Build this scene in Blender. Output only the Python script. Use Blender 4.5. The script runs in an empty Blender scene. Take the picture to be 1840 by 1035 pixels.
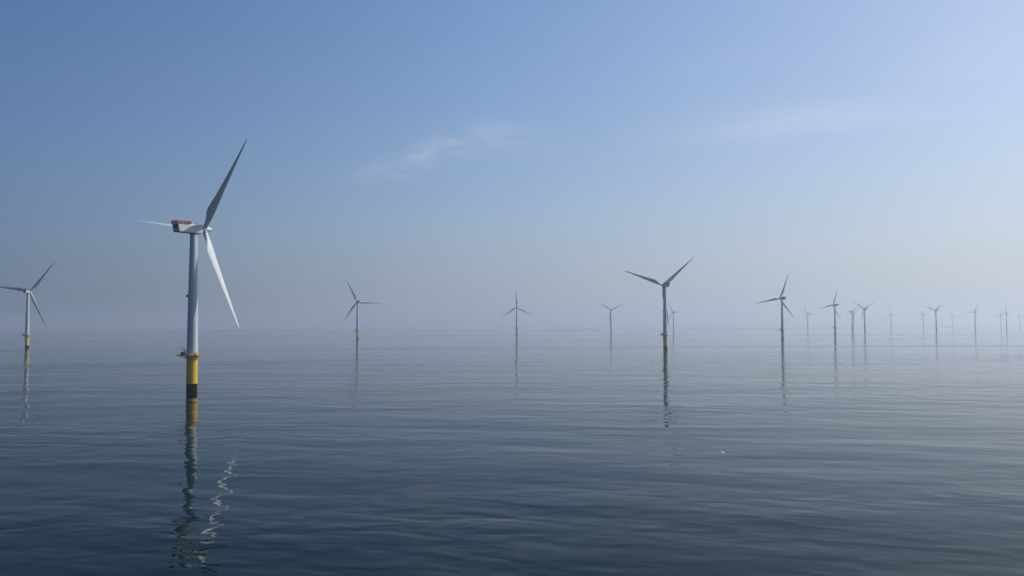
import bpy, bmesh, math, random
from mathutils import Matrix, Vector
R = math.radians
random.seed(7)
S = bpy.context.scene
COL = S.collection

# ------------------------------------------------------------------ camera
cam_d = bpy.data.cameras.new("camera")
cam_d.sensor_width = 36.0
cam_d.lens = 36.0 * 1500.0 / 1840.0
cam_d.clip_start = 0.5
cam_d.clip_end = 120000.0
cam = bpy.data.objects.new("camera", cam_d)
COL.objects.link(cam)
rt = Vector((0.999995102, 0.000165176, -0.003127210))
up = Vector((0.00312998, -0.04209578, 0.99910868))
fw = Vector((0.0, 0.99911357, 0.04209599))
cam.matrix_world = Matrix(((rt.x, up.x, -fw.x, 0.0), (rt.y, up.y, -fw.y, 0.0),
                           (rt.z, up.z, -fw.z, 35.0), (0, 0, 0, 1)))
S.camera = cam

# ------------------------------------------------------------------ light
TINT = ((.26, .40, .70), (.52, .69, .98), (.83, 1.03, 1.26), (1.08, 1.13, 1.22))       # behind, away from, across, towards the sun
HORIZON = ((.07, .105, .19), (.130, .185, .280), (.37, .418, .53), (.55, .61, .73))
BAND = 9.0
SUN_AZ, SUN_EL = 67.0, 50.0          # compass degrees from +Y towards +X
w = bpy.data.worlds.new("World"); S.world = w; w.use_nodes = True
nt = w.node_tree; N = nt.nodes; L = nt.links
for n in list(N): N.remove(n)


def nd(N, t, **kw):
    n = N.new(t)
    for k, v in kw.items():
        if k.startswith('i_'):
            n.inputs[k[2:].replace('_', ' ')].default_value = v
        else:
            setattr(n, k, v)
    return n


def mth(N, L, op, a, b=None, c=None, clamp=False):
    n = N.new('ShaderNodeMath'); n.operation = op; n.use_clamp = clamp
    for i, v in enumerate((a, b, c)):
        if v is None: continue
        if hasattr(v, 'is_output'): L.new(v, n.inputs[i])
        else: n.inputs[i].default_value = v
    return n.outputs[0]


sky = nd(N, 'ShaderNodeTexSky', sky_type='NISHITA', sun_disc=False, sun_elevation=R(SUN_EL),
         sun_rotation=R(SUN_AZ), altitude=30.0, air_density=1.0, dust_density=2.2, ozone_density=2.0)
# thin cirrus, a property of the sky by direction (plane of cloud high above)
tc = nd(N, 'ShaderNodeTexCoord')
sx = nd(N, 'ShaderNodeSeparateXYZ'); L.new(tc.outputs['Generated'], sx.inputs[0])
zz = mth(N, L, 'MAXIMUM', sx.outputs[2], 0.02)
px = mth(N, L, 'DIVIDE', sx.outputs[0], zz)
py = mth(N, L, 'DIVIDE', sx.outputs[1], zz)
az = mth(N, L, 'ARCTAN2', sx.outputs[0], sx.outputs[1])
el = mth(N, L, 'ARCSINE', sx.outputs[2])


def blob(a0, e0, sa, se, slope):
    """soft patch of sky around azimuth a0, elevation e0 (degrees)"""
    da = mth(N, L, 'SUBTRACT', az, R(a0))
    de = mth(N, L, 'SUBTRACT', mth(N, L, 'SUBTRACT', el, R(e0)), mth(N, L, 'MULTIPLY', da, slope))
    q = mth(N, L, 'ADD', mth(N, L, 'POWER', mth(N, L, 'DIVIDE', da, R(sa)), 2.0),
            mth(N, L, 'POWER', mth(N, L, 'ABSOLUTE', mth(N, L, 'DIVIDE', de, R(se))), 2.0))
    return mth(N, L, 'EXPONENT', mth(N, L, 'MULTIPLY', q, -1.0))


cv = nd(N, 'ShaderNodeCombineXYZ'); L.new(az, cv.inputs[0]); L.new(el, cv.inputs[1])


def streak(sxx, syy, rot, det, lo, hi, dist=0.6):
    mp = nd(N, 'ShaderNodeMapping'); mp.inputs['Rotation'].default_value = (0, 0, R(rot))
    mp.inputs['Scale'].default_value = (sxx, syy, 1)
    L.new(cv.outputs[0], mp.inputs[0])
    no = nd(N, 'ShaderNodeTexNoise', i_Scale=1.0, i_Detail=det, i_Roughness=0.62, i_Distortion=dist)
    L.new(mp.outputs[0], no.inputs['Vector'])
    mr = nd(N, 'ShaderNodeMapRange', interpolation_type='SMOOTHSTEP')
    mr.inputs[1].default_value = lo; mr.inputs[2].default_value = hi
    L.new(no.outputs[0], mr.inputs[0])
    return mr.outputs[0]


s1 = streak(22, 66, -18, 9, 0.27, 0.70)
s2 = streak(6, 38, 4, 7, 0.05, 0.85, 0.9)
c1 = mth(N, L, 'ADD', blob(-6.2, 11.3, 3.6, 0.8, 0.33), mth(N, L, 'MULTIPLY', blob(-1.2, 12.7, 3.0, 0.9, -0.05), 0.7))
c2 = mth(N, L, 'ADD', blob(18.7, 12.9, 6.2, 1.1, 0.02), mth(N, L, 'MULTIPLY', blob(24.0, 12.7, 4.6, 0.28, -0.06), 0.5))
c3 = mth(N, L, 'ADD', blob(29.0, 15.6, 3.5, 1.6, 0.1), mth(N, L, 'MULTIPLY', blob(14.0, 17.0, 3.0, 0.6, 0.1), 0.35))
m1 = mth(N, L, 'MULTIPLY', mth(N, L, 'MULTIPLY', c1, s1), 0.27)
m2 = mth(N, L, 'MULTIPLY', mth(N, L, 'MULTIPLY', c2, s2), 0.32)
m3 = mth(N, L, 'MULTIPLY', mth(N, L, 'MULTIPLY', c3, s2), 0.14)
cm = mth(N, L, 'ADD', mth(N, L, 'ADD', m1, m2), m3, clamp=True)
# the air is murkier and bluer away from the sun, paler towards it; thick haze band over the horizon
sh = mth(N, L, 'ADD', mth(N, L, 'MULTIPLY', sx.outputs[0], math.sin(R(SUN_AZ))), mth(N, L, 'MULTIPLY', sx.outputs[1], math.cos(R(SUN_AZ))))
side = nd(N, 'ShaderNodeMapRange', interpolation_type='LINEAR')
side.inputs[1].default_value = -1.0; side.inputs[2].default_value = 0.8
L.new(sh, side.inputs[0])


def ramp3(z, a, b, c):
    r = nd(N, 'ShaderNodeValToRGB'); e = r.color_ramp.elements
    e[0].color = tuple(z) + (1,); e[1].position = 1.0; e[1].color = tuple(c) + (1,)
    m_ = e.new(0.444); m_.color = tuple(a) + (1,)
    m_ = e.new(0.75); m_.color = tuple(b) + (1,)
    L.new(side.outputs[0], r.inputs[0])
    return r.outputs[0]


tint = nd(N, 'ShaderNodeMix', data_type='RGBA', blend_type='MULTIPLY'); tint.inputs['Factor'].default_value = 1.0
L.new(sky.outputs[0], tint.inputs['A']); L.new(ramp3(*TINT), tint.inputs['B'])
hz = nd(N, 'ShaderNodeVectorMath', operation='SCALE'); hz.inputs[3].default_value = 10.0
L.new(ramp3(*HORIZON), hz.inputs[0])
hf = mth(N, L, 'MULTIPLY', mth(N, L, 'EXPONENT', mth(N, L, 'DIVIDE', mth(N, L, 'MAXIMUM', el, 0.0), -R(BAND))), 0.95)
hm = nd(N, 'ShaderNodeMix', data_type='RGBA')
L.new(hf, hm.inputs['Factor']); L.new(tint.outputs['Result'], hm.inputs['A']); L.new(hz.outputs[0], hm.inputs['B'])
mixc = nd(N, 'ShaderNodeMix', data_type='RGBA')
L.new(cm, mixc.inputs['Factor'])
L.new(hm.outputs['Result'], mixc.inputs['A'])
mixc.inputs['B'].default_value = (7.6, 7.6, 8.6, 1)
bg = nd(N, 'ShaderNodeBackground', i_Strength=0.1)
L.new(mixc.outputs['Result'], bg.inputs[0])
wo = nd(N, 'ShaderNodeOutputWorld'); L.new(bg.outputs[0], wo.inputs[0])

sd = bpy.data.lights.new("sun", 'SUN'); sd.energy = 5.0; sd.angle = R(0.6); sd.color = (1.0, 0.95, 0.87)
sun = bpy.data.objects.new("sun", sd); COL.objects.link(sun)
sv = Vector((math.sin(R(SUN_AZ)) * math.cos(R(SUN_EL)), math.cos(R(SUN_AZ)) * math.cos(R(SUN_EL)), math.sin(R(SUN_EL))))
sun.rotation_euler = sv.to_track_quat('Z', 'Y').to_euler()
sun.location = sv * 200

vs = S.view_settings
S.display_settings.display_device = 'sRGB'
vs.view_transform = 'Standard'; vs.look = 'None'; vs.exposure = 0.0; vs.gamma = 1.0
vs.use_curve_mapping = False
S.cycles.use_denoising = True
S.cycles.volume_bounces = 2
S.cycles.max_bounces = 8
S.cycles.caustics_reflective = False


# ------------------------------------------------------------------ helpers
def tag(o, label=None, cat=None, group=None, kind=None):
    if label: o['label'] = label
    if cat: o['category'] = cat
    if group: o['group'] = group
    if kind: o['kind'] = kind
    return o


def mat(name, col, rough=0.5, metal=0.0, vary=0.08, scale=0.6, stretch=(1, 1, 1), spec=0.5, dirt=None, dirt_amt=0.0):
    m = bpy.data.materials.new(name); m.use_nodes = True
    n = m.node_tree.nodes; l = m.node_tree.links
    b = n['Principled BSDF']
    b.inputs['Roughness'].default_value = rough
    b.inputs['Metallic'].default_value = metal
    b.inputs['Specular IOR Level'].default_value = spec
    t = nd(n, 'ShaderNodeTexCoord')
    mp = nd(n, 'ShaderNodeMapping'); mp.inputs['Scale'].default_value = stretch
    l.new(t.outputs['Object'], mp.inputs[0])
    no = nd(n, 'ShaderNodeTexNoise', i_Scale=scale, i_Detail=5.0, i_Roughness=0.6)
    l.new(mp.outputs[0], no.inputs['Vector'])
    mx = nd(n, 'ShaderNodeMix', data_type='RGBA')
    l.new(no.outputs[0], mx.inputs['Factor'])
    mx.inputs['A'].default_value = tuple(c * (1 - vary) for c in col) + (1,)
    mx.inputs['B'].default_value = tuple(min(1, c * (1 + vary)) for c in col) + (1,)
    out = mx.outputs['Result']
    if dirt:
        n2 = nd(n, 'ShaderNodeTexNoise', i_Scale=scale * 2.3, i_Detail=6.0, i_Roughness=0.7)
        l.new(mp.outputs[0], n2.inputs['Vector'])
        r2 = nd(n, 'ShaderNodeMapRange'); r2.inputs[1].default_value = 0.55; r2.inputs[2].default_value = 0.75
        r2.inputs[4].default_value = dirt_amt
        l.new(n2.outputs[0], r2.inputs[0])
        m2 = nd(n, 'ShaderNodeMix', data_type='RGBA')
        l.new(r2.outputs[0], m2.inputs['Factor']); l.new(out, m2.inputs['A'])
        m2.inputs['B'].default_value = tuple(dirt) + (1,)
        out = m2.outputs['Result']
    l.new(out, b.inputs['Base Color'])
    return m


M = dict(
    tower=mat('light_grey_paint', (0.43, 0.485, 0.50), 0.3, vary=0.05, scale=0.25, stretch=(1, 1, 0.15), dirt=(0.38, 0.38, 0.35), dirt_amt=0.18),
    blade=mat('pale_gelcoat', (0.46, 0.505, 0.51), 0.38, vary=0.04, scale=0.3, dirt=(0.45, 0.44, 0.40), dirt_amt=0.12),
    nacelle=mat('nacelle_paint', (0.42, 0.46, 0.455), 0.4, vary=0.04, scale=0.5, dirt=(0.35, 0.34, 0.3), dirt_amt=0.2),
    yellow=mat('yellow_paint', (0.62, 0.40, 0.022), 0.45, vary=0.09, scale=0.5, stretch=(1, 1, 0.2), dirt=(0.33, 0.20, 0.03), dirt_amt=0.45),
    black=mat('black_tar_coat', (0.003, 0.003, 0.004), 0.8, vary=0.35, scale=0.8, spec=0.15, dirt=(0.02, 0.014, 0.008), dirt_amt=0.3),
    grey=mat('dark_grey_metal', (0.10, 0.11, 0.12), 0.5, vary=0.15, scale=1.5),
    steel=mat('galvanised_steel', (0.30, 0.31, 0.32), 0.45, metal=0.4, vary=0.15, scale=2.0),
    red=mat('red_panel', (0.27, 0.035, 0.045), 0.5, vary=0.3, scale=1.3, dirt=(0.33, 0.2, 0.2), dirt_amt=0.4),
    rail=mat('dirty_yellow_steel', (0.42, 0.30, 0.06), 0.6, vary=0.2, scale=1.0),
    dark=mat('dark_louvre', (0.025, 0.028, 0.032), 0.6, vary=0.2, scale=2.0),
    rust=mat('rusty_steel', (0.10, 0.045, 0.02), 0.8, vary=0.3, scale=1.2),
)


def link(name, bm, m, parent=None, smooth=False, ang=35):
    me = bpy.data.meshes.new(name)
    bmesh.ops.recalc_face_normals(bm, faces=bm.faces[:])
    bm.to_mesh(me); bm.free()
    me.materials.append(m)
    if smooth:
        for p in me.polygons: p.use_smooth = True
        try: me.set_sharp_from_angle(angle=R(ang))
        except Exception: pass
    o = bpy.data.objects.new(name, me); COL.objects.link(o)
    if parent: o.parent = parent
    return o


def box(bm, x0, x1, y0, y1, z0, z1, bev=0.0, mtx=None):
    r = bmesh.ops.create_cube(bm, size=1.0)
    vs_ = r['verts']
    T = Matrix.Translation(((x0 + x1) / 2, (y0 + y1) / 2, (z0 + z1) / 2)) @ Matrix.Diagonal((x1 - x0, y1 - y0, z1 - z0, 1))
    if mtx: T = mtx @ T
    bmesh.ops.transform(bm, matrix=T, verts=vs_)
    if bev:
        es = list({e for v in vs_ for e in v.link_edges})
        bmesh.ops.bevel(bm, geom=es, offset=bev, segments=2, affect='EDGES')


def bar(bm, a, b, r, n=6):
    a, b = Vector(a), Vector(b); d = b - a
    q = bmesh.ops.create_cone(bm, cap_ends=True, segments=n, radius1=r, radius2=r, depth=d.length)
    T = Matrix.Translation((a + b) / 2) @ d.to_track_quat('Z', 'Y').to_matrix().to_4x4()
    bmesh.ops.transform(bm, matrix=T, verts=q['verts'])


def lathe(bm, prof, n=48, cap0=True, cap1=True, mtx=None):
    """profile [(radius, z)] round z"""
    rings = []
    for r, z in prof:
        rings.append([bm.verts.new((r * math.cos(2 * math.pi * i / n), r * math.sin(2 * math.pi * i / n), z)) for i in range(n)])
    for a, b in zip(rings[:-1], rings[1:]):
        for i in range(n):
            bm.faces.new((a[i], a[(i + 1) % n], b[(i + 1) % n], b[i]))
    if cap0: bm.faces.new(rings[0][::-1])
    if cap1: bm.faces.new(rings[-1])
    if mtx: bmesh.ops.transform(bm, matrix=mtx, verts=[v for r_ in rings for v in r_])


# ------------------------------------------------------------------ sea
SEA = 3.64                                             # water level, metres above the tower datum


def make_sea():
    bm = bmesh.new()
    # rings of quads, finer near the ship, reaching the horizon
    rad = [0, 60, 120, 250, 500, 1000, 2000, 4000, 8000, 16000, 30000]
    n = 64
    c = bm.verts.new((0, 0, 0)); prev = None
    for r in rad[1:]:
        ring = [bm.verts.new((r * math.cos(2 * math.pi * i / n), r * math.sin(2 * math.pi * i / n), 0)) for i in range(n)]
        for i in range(n):
            if prev is None: bm.faces.new((c, ring[i], ring[(i + 1) % n]))
            else: bm.faces.new((prev[i], ring[i], ring[(i + 1) % n], prev[(i + 1) % n]))
        prev = ring
    m = bpy.data.materials.new('sea_water'); m.use_nodes = True
    n_ = m.node_tree.nodes; l = m.node_tree.links
    b = n_['Principled BSDF']
    b.inputs['Base Color'].default_value = (0.0, 0.0055, 0.006, 1)
    b.inputs['Roughness'].default_value = 0.012
    b.inputs['IOR'].default_value = 1.13
    g = nd(n_, 'ShaderNodeNewGeometry')

    def noise(sx_, sy_, rot, det, rough=0.5, dist=0.0, off=0.0):
        mp = nd(n_, 'ShaderNodeMapping', vector_type='TEXTURE')
        mp.inputs['Location'].default_value = (off, off * 0.7, 0)
        mp.inputs['Rotation'].default_value = (0, 0, R(rot))
        mp.inputs['Scale'].default_value = (sx_, sy_, 10.0)
        l.new(g.outputs['Position'], mp.inputs[0])
        no = nd(n_, 'ShaderNodeTexNoise', i_Scale=1.0, i_Detail=det, i_Roughness=rough, i_Distortion=dist)
        l.new(mp.outputs[0], no.inputs['Vector'])
        return no.outputs[0]

    MU = lambda a, b_: mth(n_, l, 'MULTIPLY', a, b_)
    AD = lambda a, b_: mth(n_, l, 'ADD', a, b_)
    # heights in metres
    swell = MU(noise(62, 24, -10, 2, 0.4, 0.3, 31), 0.66)
    chop = AD(MU(noise(14, 7.5, -18, 1, 0.45, 0.6, 77), 0.17), MU(noise(11, 8, 28, 1, 0.45, 0.6, 140), 0.09))
    wav = MU(noise(6.6, 3.4, -22, 1, 0.5, 0.5, 13), 0.055)
    rip = MU(noise(2.6, 1.5, -22, 1, 0.55, 0.4, 5), 0.006)
    # wind patches: long lanes where the surface is rougher
    pat = noise(900, 210, 4, 3, 0.55, 0.4, 900)
    pr = nd(n_, 'ShaderNodeMapRange', interpolation_type='SMOOTHSTEP')
    pr.inputs[1].default_value = 0.42; pr.inputs[2].default_value = 0.62
    pr.inputs[3].default_value = 0.5; pr.inputs[4].default_value = 2.3
    l.new(pat, pr.inputs[0])
    # long wind lanes lying across the view (distance along +Y, warped by a slow noise)
    sp_ = nd(n_, 'ShaderNodeSeparateXYZ'); l.new(g.outputs['Position'], sp_.inputs[0])
    warp = MU(mth(n_, l, 'SUBTRACT', noise(500, 300, 0, 3, 0.5, 0.0, 40), 0.5), 1.0)
    lanes = None
    for c_, wd, slope, wob, amp in ((3900, 500, 0.25, 700, 6.0), (2150, 120, -0.1, 350, 4.0), (1560, 60, -0.05, 250, 3.0), (1080, 42, 0.05, 180, 4.5), (700, 62, 0.10, 150, 3.2), (430, 30, 0.06, 90, 1.2)):
        yy = AD(AD(sp_.outputs[1], MU(sp_.outputs[0], -slope)), MU(warp, wob))
        q = mth(n_, l, 'POWER', mth(n_, l, 'ABSOLUTE', mth(n_, l, 'DIVIDE', mth(n_, l, 'SUBTRACT', yy, c_), wd)), 3.0)
        v = MU(mth(n_, l, 'EXPONENT', MU(q, -1.0)), amp)
        lanes = v if lanes is None else AD(lanes, v)
    gate = nd(n_, 'ShaderNodeMapRange', interpolation_type='SMOOTHSTEP')
    gate.inputs[1].default_value = 0.38; gate.inputs[2].default_value = 0.60
    gate.inputs[3].default_value = 0.15; gate.inputs[4].default_value = 1.3
    l.new(noise(420, 260, 12, 3, 0.55, 0.6, 210), gate.inputs[0])
    lanes = MU(lanes, gate.outputs[0])
    # the sea lies calmer a kilometre off
    cr_ = nd(n_, 'ShaderNodeMapRange', interpolation_type='SMOOTHSTEP')
    cr_.inputs[1].default_value = 500; cr_.inputs[2].default_value = 1500
    cr_.inputs[3].default_value = 1.2; cr_.inputs[4].default_value = 0.35
    l.new(sp_.outputs[1], cr_.inputs[0])
    amp_ = AD(MU(pr.outputs[0], cr_.outputs[0]), lanes)
    h = AD(MU(swell, cr_.outputs[0]), MU(AD(chop, AD(wav, rip)), amp_))
    bp = nd(n_, 'ShaderNodeBump', i_Strength=1.0, i_Distance=1.0)
    l.new(h, bp.inputs['Height'])
    l.new(bp.outputs[0], b.inputs['Normal'])
    o = link('sea', bm, m)
    o.location.z = SEA
    tag(o, kind='structure')
    return o


make_sea()

# ------------------------------------------------------------------ haze
def make_haze():
    bm = bmesh.new()
    box(bm, -33000, 33000, -33000, 33000, -4.5, 150.0)
    m = bpy.data.materials.new('haze_air'); m.use_nodes = True
    n_ = m.node_tree.nodes; l = m.node_tree.links
    n_.remove(n_['Principled BSDF'])
    v = nd(n_, 'ShaderNodeVolumePrincipled')
    v.inputs['Color'].default_value = (0.82, 0.885, 0.96, 1)
    v.inputs['Density'].default_value = 0.000165
    v.inputs['Anisotropy'].default_value = 0.62
    l.new(v.outputs[0], n_['Material Output'].inputs['Volume'])
    o = link('haze', bm, m)
    tag(o, kind='stuff')


make_haze()

# ------------------------------------------------------------------ wind turbine parts (root: z = 0 at the tower datum, just under water, +Y upwind)
HUB_H, HUB_OFF, TILT, CONE = 80.0, 5.8, R(5.5), R(1.2)


def blade_mesh():
    bm = bmesh.new()
    # span r, chord, thickness ratio, twist deg, fraction of chord ahead of the pitch axis
    sec = [(1.2, 2.1, 1.0, 14, .5), (2.4, 2.1, 1.0, 14, .5), (4.0, 2.25, .92, 14, .48), (6.5, 2.95, .66, 13, .42), (9.0, 3.95, .44, 12, .355),
           (11.2, 4.5, .33, 11, .315), (12.6, 4.42, .30, 10, .315), (15, 4.15, .27, 8.5, .31), (19, 3.55, .25, 6.5, .32), (24, 2.95, .22, 4.5, .32),
           (30, 2.35, .20, 2.8, .32), (36, 1.82, .19, 1.5, .32), (42, 1.25, .18, .6, .32), (47, .92, .18, 0, .33), (49.8, .66, .18, 0, .36),
           (51.0, .40, .18, 0, .42), (51.5, .12, .2, 0, .5)]
    n = 24; rings = []
    for r, c, t, tw, fr in sec:
        rd = max(0, min(1, (t - .36) / .6))           # 1 = round root, 0 = aerofoil
        ring = []
        for i in range(n):
            a = 2 * math.pi * i / n
            u = (1 - math.cos(a)) / 2                  # 0 leading .. 1 trailing
            sg = 1 if math.sin(a) >= 0 else -1
            af = 5 * t * (.2969 * math.sqrt(u) - .126 * u - .3516 * u * u + .2843 * u ** 3 - .1036 * u ** 4)
            yt = sg * af * (1.15 if sg > 0 else .85)
            yc = math.sin(a) * .5
            x = (u - fr) * c
            y = (yc * rd * t + yt * (1 - rd)) * c
            T = R(tw)
            # x: towards trailing edge, y: towards downwind; twist turns the leading edge upwind
            X = x * math.cos(T) - y * math.sin(T); Y = x * math.sin(T) + y * math.cos(T)
            ring.append(bm.verts.new((X, -Y, r)))
        rings.append(ring)
    for a, b in zip(rings[:-1], rings[1:]):
        for i in range(n):
            bm.faces.new((a[i], a[(i + 1) % n], b[(i + 1) % n], b[i]))
    bm.faces.new(rings[0]); bm.faces.new(rings[-1])
    return bm


def nose_up(bm):
    bmesh.ops.rotate(bm, cent=(0, 0, 79.5), matrix=Matrix.Rotation(R(1.6), 3, 'X'), verts=bm.verts[:])
    return bm


def rotor_frame():
    """hub centre at the origin, +Y along the tilted shaft (upwind), Z up"""
    return Matrix.Translation((0, HUB_OFF, HUB_H)) @ Matrix.Rotation(TILT, 4, 'X')


def blade_matrix(phase, pitch):
    # blade-local z = span, x = trailing edge, -y = downwind
    # phase: clockwise seen from behind (looking along +Y)
    A = Matrix.Rotation(phase, 4, 'Y')                 # z -> towards +x
    C = Matrix.Rotation(-CONE, 4, 'X')
    P = Matrix.Rotation(-pitch, 4, 'Z')
    return rotor_frame() @ A @ C @ P


def set_local(o, Mx):
    o.matrix_parent_inverse = Matrix.Identity(4)
    o.matrix_basis = Mx


def make_turbine():
    """root (fixed) parts keep world axes; head parts turn with the yaw"""
    root = bpy.data.objects.new('wind_turbine', None); COL.objects.link(root)
    root.empty_display_size = 5
    # foundation, black tidal band
    bm = bmesh.new()
    lathe(bm, [(2.42, -3.2), (2.42, 7.3)], 56)
    P = {}
    P['foundation_pile'] = link('foundation_pile', bm, M['black'], root, True)
    bm = bmesh.new()
    lathe(bm, [(2.46, 7.3), (2.46, 13.0), (2.48, 13.02), (2.48, 20.45)], 56)
    tp = P['transition_piece'] = link('transition_piece', bm, M['yellow'], root, True)
    # access platform: ring deck + laydown area to the -X side
    bm = bmesh.new()
    n = 40; ro, ri = 3.95, 2.49
    for z0, z1 in ((20.45, 20.62),):
        vs4 = []
        for i in range(n):
            a = 2 * math.pi * i / n
            vs4.append([bm.verts.new((q * math.cos(a), q * math.sin(a), z)) for q, z in ((ri, z0), (ro, z0), (ro, z1), (ri, z1))])
        for i in range(n):
            a, b = vs4[i], vs4[(i + 1) % n]
            for k in range(4): bm.faces.new((a[k], b[k], b[(k + 1) % 4], a[(k + 1) % 4]))
    box(bm, -6.6, -2.9, -1.7, 1.7, 20.44, 20.64)
    for y in (-1.2, 1.2):
        bar(bm, (-6.0, y, 20.4), (-2.3, y * .8, 18.7), 0.11)
        box(bm, -6.6, -2.3, y - .1, y + .1, 20.2, 20.43)
    for i in range(10):
        a = 2 * math.pi * (i + .5) / 10
        if math.cos(a) < -.8: continue
        bar(bm, (3.8 * math.cos(a), 3.8 * math.sin(a), 20.42), (2.45 * math.cos(a), 2.45 * math.sin(a), 19.4), 0.07)
    pf = P['access_platform'] = link('access_platform', bm, M['rail'], root)
    # railing
    bm = bmesh.new()
    pts = []
    for i in range(29):
        a = R(-153 + 306 * i / 28)
        pts.append((3.9 * math.cos(a), 3.9 * math.sin(a)))
    pts += [(-4.6, 1.65), (-5.6, 1.65), (-6.55, 1.65), (-6.55, .55), (-6.55, -.55), (-6.55, -1.65), (-5.6, -1.65), (-4.6, -1.65)]
    for i, (x, y) in enumerate(pts):
        x2, y2 = pts[(i + 1) % len(pts)]
        if i % 2 == 0 or i > 28: bar(bm, (x, y, 20.6), (x, y, 21.75), .045, 5)
        for z in (21.2, 21.74): bar(bm, (x, y, z), (x2, y2, z), .04, 5)
    P['railing'] = link('railing', bm, M['rail'], pf)
    # davit crane
    bm = bmesh.new()
    bar(bm, (-3.15, -1.1, 20.6), (-3.15, -1.1, 23.6), .16, 10)
    bar(bm, (-3.15, -1.1, 23.5), (-5.7, -1.3, 24.6), .10, 8)
    bar(bm, (-3.15, -1.1, 22.2), (-4.4, -1.2, 24.0), .06, 6)
    bar(bm, (-5.65, -1.3, 24.6), (-5.65, -1.3, 23.6), .03, 5)
    box(bm, -3.6, -2.9, -1.45, -.8, 20.65, 21.5, .05)
    P['davit_crane'] = link('davit_crane', bm, M['grey'], pf)
    # equipment on the laydown deck and the cabinet on the sunny side
    bm = bmesh.new()
    box(bm, -5.2, -3.4, -.9, .7, 20.65, 21.75, .06)
    box(bm, -4.9, -4.0, -.5, .4, 21.74, 22.1, .04)
    P['equipment_container'] = link('equipment_container', bm, M['dark'], pf)
    bm = bmesh.new()
    a = R(-35)
    box(bm, -.45, .45, -.28, .28, 20.63, 21.9, .05, Matrix.Translation((3.1 * math.cos(a), 3.1 * math.sin(a), 0)) @ Matrix.Rotation(a + R(90), 4, 'Z'))
    P['cabinet'] = link('cabinet', bm, M['yellow'], pf)
    # under-deck junction and marks on the black band
    bm = bmesh.new()
    box(bm, -3.0, -2.44, -.7, .5, 19.5, 20.3, .05)
    P['cable_box'] = link('cable_box', bm, M['rust'], tp)
    for z, aa in ((4.6, -50), (3.0, -44)):
        bm = bmesh.new(); a = R(aa)
        box(bm, -.16, .16, -.05, .05, z - .22, z + .22, .02, Matrix.Translation((2.45 * math.cos(a), 2.45 * math.sin(a), 0)) @ Matrix.Rotation(a + R(90), 4, 'Z'))
        link('anode_bracket', bm, M['rust'], P['foundation_pile'])
    # tower, three welded sections with thin flange lines
    bm = bmesh.new()
    prof = [(2.56, 20.45), (2.56, 20.75), (2.51, 20.8)]
    for z in (40.0, 59.0):
        r = 2.51 + (1.62 - 2.51) * ((z - 20.8) / 56.6) ** 1.15
        prof += [(r, z - .08), (r + .025, z - .06), (r + .025, z + .06), (r, z + .08)]
    full = prof[:3]
    zs = [24 + 4 * i for i in range(13)]
    body = [(2.51 + (1.62 - 2.51) * ((z - 20.8) / 56.6) ** 1.15, z) for z in zs if abs(z - 40) > .5 and abs(z - 59) > .5] + prof[3:]
    full += sorted(body, key=lambda q: q[1]) + [(1.62, 77.4)]
    lathe(bm, full, 56)
    tw = P['tower'] = link('tower', bm, M['tower'], root, True)
    bm = bmesh.new()
    box(bm, -3.05, -2.15, -.45, .45, 47.7, 48.7, .06)
    bar(bm, (-2.3, 0, 48.6), (-2.6, 0, 50.2), .05)
    bar(bm, (-2.2, 0, 47.2), (-2.75, 0, 47.75), .05)
    P['navigation_light'] = link('navigation_light', bm, M['rust'], tw)
    bm = bmesh.new()
    box(bm, -.5, .5, -2.62, -2.3, 21.0, 23.2, .1, Matrix.Rotation(R(-60), 4, 'Z'))
    P['door'] = link('door', bm, M['grey'], tw)
    # yaw-dependent head
    H = {}
    bm = bmesh.new()
    y0, y1 = -10.3, 3.75
    hw = 2.15
    # cross-sections along y: (y, half width, z bottom, z top)
    sec = [(y0, hw - .12, 77.95, 81.25), (y0 + .35, hw, 77.75, 81.35), (-3.0, hw, 77.62, 81.5), (1.8, hw, 77.6, 81.75),
           (3.1, hw - .1, 77.62, 81.9), (y1, hw - .35, 77.85, 81.75)]
    rings = []
    cr = .38
    for y, h_, zb, zt in sec:
        pts = []
        for cx_, cz_, a0 in ((h_ - cr, zt - cr, 0), (-h_ + cr, zt - cr, 90), (-h_ + cr, zb + cr, 180), (h_ - cr, zb + cr, 270)):
            for k in range(8):
                a = R(a0 + 90 * k / 7)
                z_ = cz_ + cr * math.sin(a)
                pts.append(bm.verts.new((cx_ + cr * math.cos(a), y + (.55 * (zt - z_) / (zt - zb) if y < -9.5 else 0), z_)))
        rings.append(pts)
    for a, b in zip(rings[:-1], rings[1:]):
        for i in range(32): bm.faces.new((a[i], b[i], b[(i + 1) % 32], a[(i + 1) % 32]))
    bm.faces.new(rings[0]); bm.faces.new(rings[-1])
    lathe(bm, [(1.75, 77.15), (1.9, 77.35), (1.9, 77.7)], 40)
    bmesh.ops.rotate(bm, cent=(0, 0, 79.5), matrix=Matrix.Rotation(R(1.6), 3, 'X'), verts=[v for v in bm.verts if v.co.z > 77.5])
    na = H['nacelle'] = link('nacelle', bm, M['nacelle'], root, False)
    # rear louvre
    bm = bmesh.new()
    box(bm, -1.6, 1.6, y0 - .05, y0 + .35, 79.75, 81.0, .04)
    H['rear_louvre'] = link('rear_louvre', nose_up(bm), M['dark'], na)
    # hoist platform with red wind screens
    bm = bmesh.new()
    box(bm, -2.2, 2.2, -10.75, -4.3, 81.36, 81.52)
    for y in (-10.4, -8.4, -6.4): box(bm, -2.1, 2.1, y - .08, y + .08, 81.2, 81.37)
    hp = H['hoist_platform'] = link('hoist_platform', nose_up(bm), M['grey'], na)
    bm = bmesh.new()
    rnd = random.Random(3)
    z0, z1 = 81.6, 83.0
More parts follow.
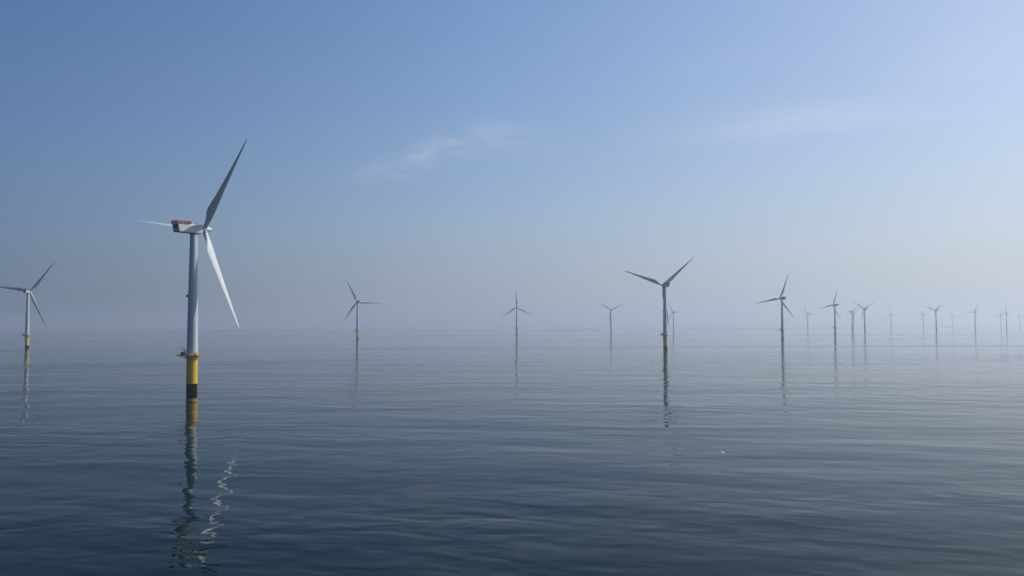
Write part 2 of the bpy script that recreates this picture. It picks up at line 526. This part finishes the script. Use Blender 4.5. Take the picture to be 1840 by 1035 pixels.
    def screen(x0, x1, ya, yb):
        L_ = math.hypot(x1 - x0, yb - ya); k = int(L_ / .5)
        for i in range(k):
            t0, t1 = (i + .15) / k, (i + .85) / k
            xa, xb = x0 + (x1 - x0) * t0, x0 + (x1 - x0) * t1
            Ya, Yb = ya + (yb - ya) * t0, ya + (yb - ya) * t1
            d = .02
            box(bm, min(xa, xb) - (d if abs(x1 - x0) < .01 else 0), max(xa, xb) + (d if abs(x1 - x0) < .01 else 0),
                min(Ya, Yb) - (d if abs(yb - ya) < .01 else 0), max(Ya, Yb) + (d if abs(yb - ya) < .01 else 0),
                z0 + rnd.uniform(0, .05), z1 - rnd.uniform(0, .06))
    screen(2.15, 2.15, -10.7, -4.4); screen(-2.15, -2.15, -10.7, -4.4); screen(-2.15, 2.15, -10.7, -10.7)
    H['wind_screen'] = link('wind_screen', nose_up(bm), M['red'], hp)
    bm = bmesh.new()
    for x in (-2.19, 2.19):
        for i in range(6): bar(bm, (x, -10.68 + 1.26 * i, 81.4), (x, -10.68 + 1.26 * i, 83.1), .05, 6)
        bar(bm, (x, -10.7, 83.08), (x, -4.4, 83.08), .05, 6)
    for x in (-1.1, 0, 1.1): bar(bm, (x, -10.76, 81.4), (x, -10.76, 83.1), .05, 6)
    bar(bm, (-2.19, -10.74, 83.08), (2.19, -10.74, 83.08), .05, 6)
    H['guard_rail'] = link('guard_rail', nose_up(bm), M['steel'], hp)
    # roof kit in front of the hoist platform
    bm = bmesh.new(); box(bm, -1.9, 1.9, -4.2, -2.75, 81.45, 83.05, .08)
    for k in range(5): box(bm, 1.88, 1.95, -4.1 + .27 * k, -3.97 + .27 * k, 81.65, 82.9)
    H['cooler'] = link('cooler', nose_up(bm), M['grey'], na)
    bm = bmesh.new(); box(bm, -1.6, 1.6, -2.6, -.6, 81.5, 82.55, .25)
    lathe(bm, [(.42, 0), (.42, .5)], 18, mtx=Matrix.Translation((1.0, -.2, 81.6)))
    H['roof_housing'] = link('roof_housing', nose_up(bm), M['nacelle'], na, True)
    bm = bmesh.new()
    box(bm, -1.2, 1.2, .1, 1.2, 81.6, 82.4, .12)
    bar(bm, (-.9, .6, 82.3), (-.9, .6, 83.2), .05); bar(bm, (.9, .9, 82.3), (.9, .9, 83.25), .05)
    bar(bm, (-1.25, .6, 83.1), (-.55, .6, 83.1), .07); bar(bm, (.6, .9, 83.15), (1.25, .9, 83.15), .07)
    H['wind_sensor'] = link('wind_sensor', nose_up(bm), M['steel'], na)
    # hub and spinner in the rotor frame
    F = rotor_frame()
    bm = bmesh.new()
    X90 = Matrix.Rotation(R(-90), 4, 'X')              # lathe z -> +Y
    lathe(bm, [(1.45, -1.75), (1.72, -1.4), (1.8, -.6), (1.8, .5), (1.72, 1.1), (1.55, 1.8), (1.3, 2.5), (1.0, 3.3), (.75, 4.1), (.45, 4.6), (.2, 4.8), (.03, 4.85)], 40, mtx=X90)
    sp = link('spinner', bm, M['blade'], root, True, 50); set_local(sp, F)
    H['spinner'] = sp
    bm = bmesh.new()
    lathe(bm, [(1.3, -2.3), (1.3, -1.7)], 32, mtx=X90)
    H['shaft_seal'] = link('shaft_seal', bm, M['dark'], sp, True)
    bd = blade_mesh()
    bl = link('blade', bd, M['blade'], root, True, 60)
    bm = bmesh.new()
    lathe(bm, [(1.24, .7), (1.24, 1.75), (1.15, 1.85)], 32)
    col = link('root_collar', bm, M['nacelle'], bl, True)
    H['blade'] = bl
    return root, P, H


ROOT, P, HD = make_turbine()
FIXED = ['foundation_pile', 'transition_piece', 'access_platform', 'tower']
YAWED = ['nacelle', 'spinner']


def copy_under(src, parent):
    c = src.copy(); COL.objects.link(c); c.parent = parent
    for ch in list(src.children):
        copy_under(ch, c)
    return c


GRP = 'wind turbines standing in the sea'


def turbine(x, y, yaw, phase, pitch, label, first=False, door=0):
    Y = Matrix.Rotation(-R(yaw), 4, 'Z')
    if first:
        root = ROOT; na, sp, bl0 = HD['nacelle'], HD['spinner'], HD['blade']
    else:
        root = bpy.data.objects.new('wind_turbine', None); COL.objects.link(root); root.empty_display_size = 5
        for k in FIXED: copy_under(P[k], root)
        na = copy_under(HD['nacelle'], root); sp = copy_under(HD['spinner'], root); bl0 = copy_under(HD['blade'], root)
    bl = [bl0, copy_under(bl0, root), copy_under(bl0, root)]
    set_local(na, Y); set_local(sp, Y @ rotor_frame() @ Matrix.Rotation(R(phase), 4, 'Y'))
    for i, b in enumerate(bl):
        set_local(b, Y @ blade_matrix(R(phase + 120 * i), R(pitch)) @ Matrix.Diagonal((1, 1, .983 if first else 1, 1)))
    root.location = (x, y, 0)
    tag(root, label, 'wind turbine', GRP)
    return root


TABLE = [
    (-149.65, 391.3, 30, 38.6, 93, 'nearest and largest wind turbine, red screened nacelle roof, yellow and black base'),
    (-651, 1122, -6, 38.4, 4, 'turbine at far left edge, one blade cut off by the frame, yellow base'),
    (-319, 1723, -20, 333, 4, 'turbine right of the largest one, with one blade pointing level to the right'),
    (13, 2354, -2, 356, 4, 'small turbine in the middle of the picture with one blade straight up'),
    (349, 2949, -3, 63, 4, 'small turbine with a V of two blades, left of the second largest turbine'),
    (182, 994, -11, 49, 3, 'second largest turbine, right of centre, two blades in a V above a yellow base'),
    (695, 3599, -16, 327, 4, 'faint turbine just right of the second largest turbine, partly behind its tower'),
    (507, 1568, -15, 19.1, 3, 'larger of the two side-on turbines at right, with one thin blade pointing down right'),
    (1553, 4390, -18, 331, 4, 'faint small turbine standing between the two side-on turbines at right'),
    (848, 2194, -28, 19, 4, 'smaller of the two side-on turbines at right, just left of a close pair'),
    (1454, 3573, 93, 67, 85, 'darker front turbine of the overlapping pair, nacelle pointing left'),
    (1893, 4635, -16, 56, 4, 'fainter rear turbine of the overlapping pair, its blades in a wide V'),
    (1203, 2850, -15, 62, 4, 'turbine right of the overlapping pair with one blade hanging down by its tower'),
    (2296, 5061, -13, 340, 4, 'faint turbine alone between the hanging blade turbine and two more to the right'),
    (2649, 5381, -12, 78, 4, 'very faint small turbine just left of a clearer wide V turbine'),
    (1680, 3310, -8, 50, 4, 'clearer hazy turbine on the right, its two blades in a wide V'),
    (3250, 6165, 0, 346, 4, 'very faint small turbine between the two clearer hazy ones, beside a tiny boat'),
    (2150, 3880, -7, 27, 4, 'hazy turbine near right edge with one blade level to the left'),
    (2549, 4308, -8, 6, 4, 'hazy turbine near right edge with one blade upright, a ghostly tower at its left'),
    (3326, 5686, -12, 20, 4, 'ghostly turbine tower almost lost in haze left of the upright blade turbine'),
    (3829, 6303, -12, 350, 4, 'rightmost turbine, a barely visible ghost at the right edge'),
]
for i, t in enumerate(TABLE):
    if i: turbine(*t)
turbine(*TABLE[0], first=True)


# ------------------------------------------------------------------ birds and boats
def sweep(bm, secs, n=12):
    """secs: (centre xyz, half width, half height), axis along x"""
    rings = []
    for (cx_, cy_, cz_), a, b in secs:
        rings.append([bm.verts.new((cx_, cy_ + a * math.cos(2 * math.pi * i / n), cz_ + b * math.sin(2 * math.pi * i / n))) for i in range(n)])
    for p, q in zip(rings[:-1], rings[1:]):
        for i in range(n): bm.faces.new((p[i], p[(i + 1) % n], q[(i + 1) % n], q[i]))
    bm.faces.new(rings[0]); bm.faces.new(rings[-1])


def bird(name, loc, rot, label, cat, body_m, wing_m, span, floating):
    bm = bmesh.new()
    sweep(bm, [((-.34, 0, .03), .015, .01), ((-.30, 0, .03), .06, .018), ((-.20, 0, .01), .06, .045), ((-.08, 0, -.01), .085, .075),
               ((.05, 0, 0), .088, .08), ((.14, 0, .03), .06, .065), ((.20, 0, .08 if floating else .04), .04, .045),
               ((.26, 0, .12 if floating else .05), .042, .042), ((.30, 0, .12 if floating else .05), .025, .025), ((.315, 0, .12 if floating else .045), .01, .01)])
    o = link(name, bm, body_m, None, True, 180)
    o.location = loc
    if floating: o.rotation_euler = rot
    else:                                               # banking: back to the sun and the ship, wing tips high left / low right
        z = Vector((.29, -.58, .76)).normalized(); y = Vector((.75, .0, -.62)); y = (y - z * y.dot(z)).normalized()
        o.rotation_euler = Matrix((y.cross(z), y, z)).transposed().to_euler(); o.scale = (.85, .85, .85)
    tag(o, label, cat)
    bm = bmesh.new()
    bar(bm, (.30, 0, .115 if floating else .045), (.37, 0, .105 if floating else .035), .009, 6)
    link('beak', bm, M['rail'], o)
    for s in (-1, 1):
        bm = bmesh.new()
        if floating:
            st = [(.075, -.02, .02, .12, .09), (.10, -.06, .04, .11, .05), (.06, -.20, .05, .06, .02)]
            sweep(bm, [((.10, s * .075, .02), .02, .03), ((0, s * .085, .03), .022, .055), ((-.15, s * .075, .04), .02, .04), ((-.32, s * .03, .05), .008, .01)])
        else:
            ring_p = None
            for yy, xx, zz_, ch in ((.06, .02, .03, .17), (.22, .06, .13, .16), (.38, .07, .15, .14), (.55, .0, .12, .10), (.70, -.10, .06, .03)):
                yy *= span
                r_ = [bm.verts.new((xx + ch / 2, s * yy, zz_)), bm.verts.new((xx, s * yy, zz_ + .014)), bm.verts.new((xx - ch / 2, s * yy, zz_)), bm.verts.new((xx, s * yy, zz_ - .008))]
                if ring_p:
                    for k in range(4): bm.faces.new((ring_p[k], ring_p[(k + 1) % 4], r_[(k + 1) % 4], r_[k]))
                else: bm.faces.new(r_)
                ring_p = r_
            bm.faces.new(ring_p)
        link('wing', bm, wing_m, o, True, 60)
    return o


M['white_f'] = mat('white_feathers', (0.80, 0.80, 0.78), 0.7, vary=0.05, scale=8)
M['grey_f'] = mat('grey_feathers', (0.62, 0.63, 0.65), 0.7, vary=0.12, scale=8)
M['dark_f'] = mat('dark_feathers', (0.018, 0.016, 0.015), 0.7, vary=0.2, scale=8)
bird('gull', (50.3, 201.0, SEA + 0.35), Matrix.Identity(3), 'white gull low over the dark water right of centre', 'gull', M['white_f'], M['grey_f'], 1.0, False)
bird('seabird', (-65.6, 166.1, SEA + 0.03), (0, 0, R(10)), 'small dark bird sitting on the water left of the nearest tower reflection', 'seabird', M['dark_f'], M['dark_f'], 1.0, True)


def boat(loc, rz):
    root = bpy.data.objects.new('work_boat', None); COL.objects.link(root)
    root.location = loc; root.rotation_euler = (0, 0, rz)
    bm = bmesh.new()
    rings = []
    for x, hw_, zb, zt in ((-7, 2.4, -.7, 1.4), (-3, 2.6, -.9, 1.5), (2, 2.5, -.9, 1.8), (5.5, 1.4, -.8, 2.3), (7.5, .15, -.2, 2.8)):
        rings.append([bm.verts.new(v) for v in ((x, -hw_, zt), (x, -hw_ * .7, zb), (x, hw_ * .7, zb), (x, hw_, zt))])
    for p, q in zip(rings[:-1], rings[1:]):
        for i in range(4): bm.faces.new((p[i], q[i], q[(i + 1) % 4], p[(i + 1) % 4]))
    bm.faces.new(rings[0]); bm.faces.new(rings[-1])
    link('hull', bm, M['dark'], root)
    bm = bmesh.new(); box(bm, -1, 3.4, -1.7, 1.7, 1.7, 4.4, .3); box(bm, -.2, 2.6, -1.3, 1.3, 4.4, 5.2, .2)
    link('cabin', bm, M['grey'], root)
    bm = bmesh.new(); bar(bm, (.2, 0, 5), (.2, 0, 8.2), .12); bar(bm, (.2, -1, 6.8), (.2, 1, 6.8), .08)
    link('mast', bm, M['grey'], root)
    tag(root, 'tiny distant boat, a dark speck near the horizon among the faint turbines', 'boat')


boat((2805, 5389, SEA), R(20))


def buoy(loc):
    root = bpy.data.objects.new('buoy', None); COL.objects.link(root); root.location = loc
    bm = bmesh.new(); lathe(bm, [(1.0, -1.2), (1.5, -.4), (1.5, .6), (1.2, .9)], 20)
    link('float', bm, M['dark'], root, True)
    bm = bmesh.new()
    for k in range(4):
        a = R(45 + 90 * k); bar(bm, (1.0 * math.cos(a), 1.0 * math.sin(a), .8), (.35 * math.cos(a), .35 * math.sin(a), 3.8), .09)
    lathe(bm, [(.45, 3.7), (.45, 4.1), (.1, 4.9)], 12)
    link('lantern_cage', bm, M['dark'], root)
    tag(root, 'tiny dark buoy at the horizon just right of the small V turbine', 'buoy')


buoy((515, 3958, SEA))
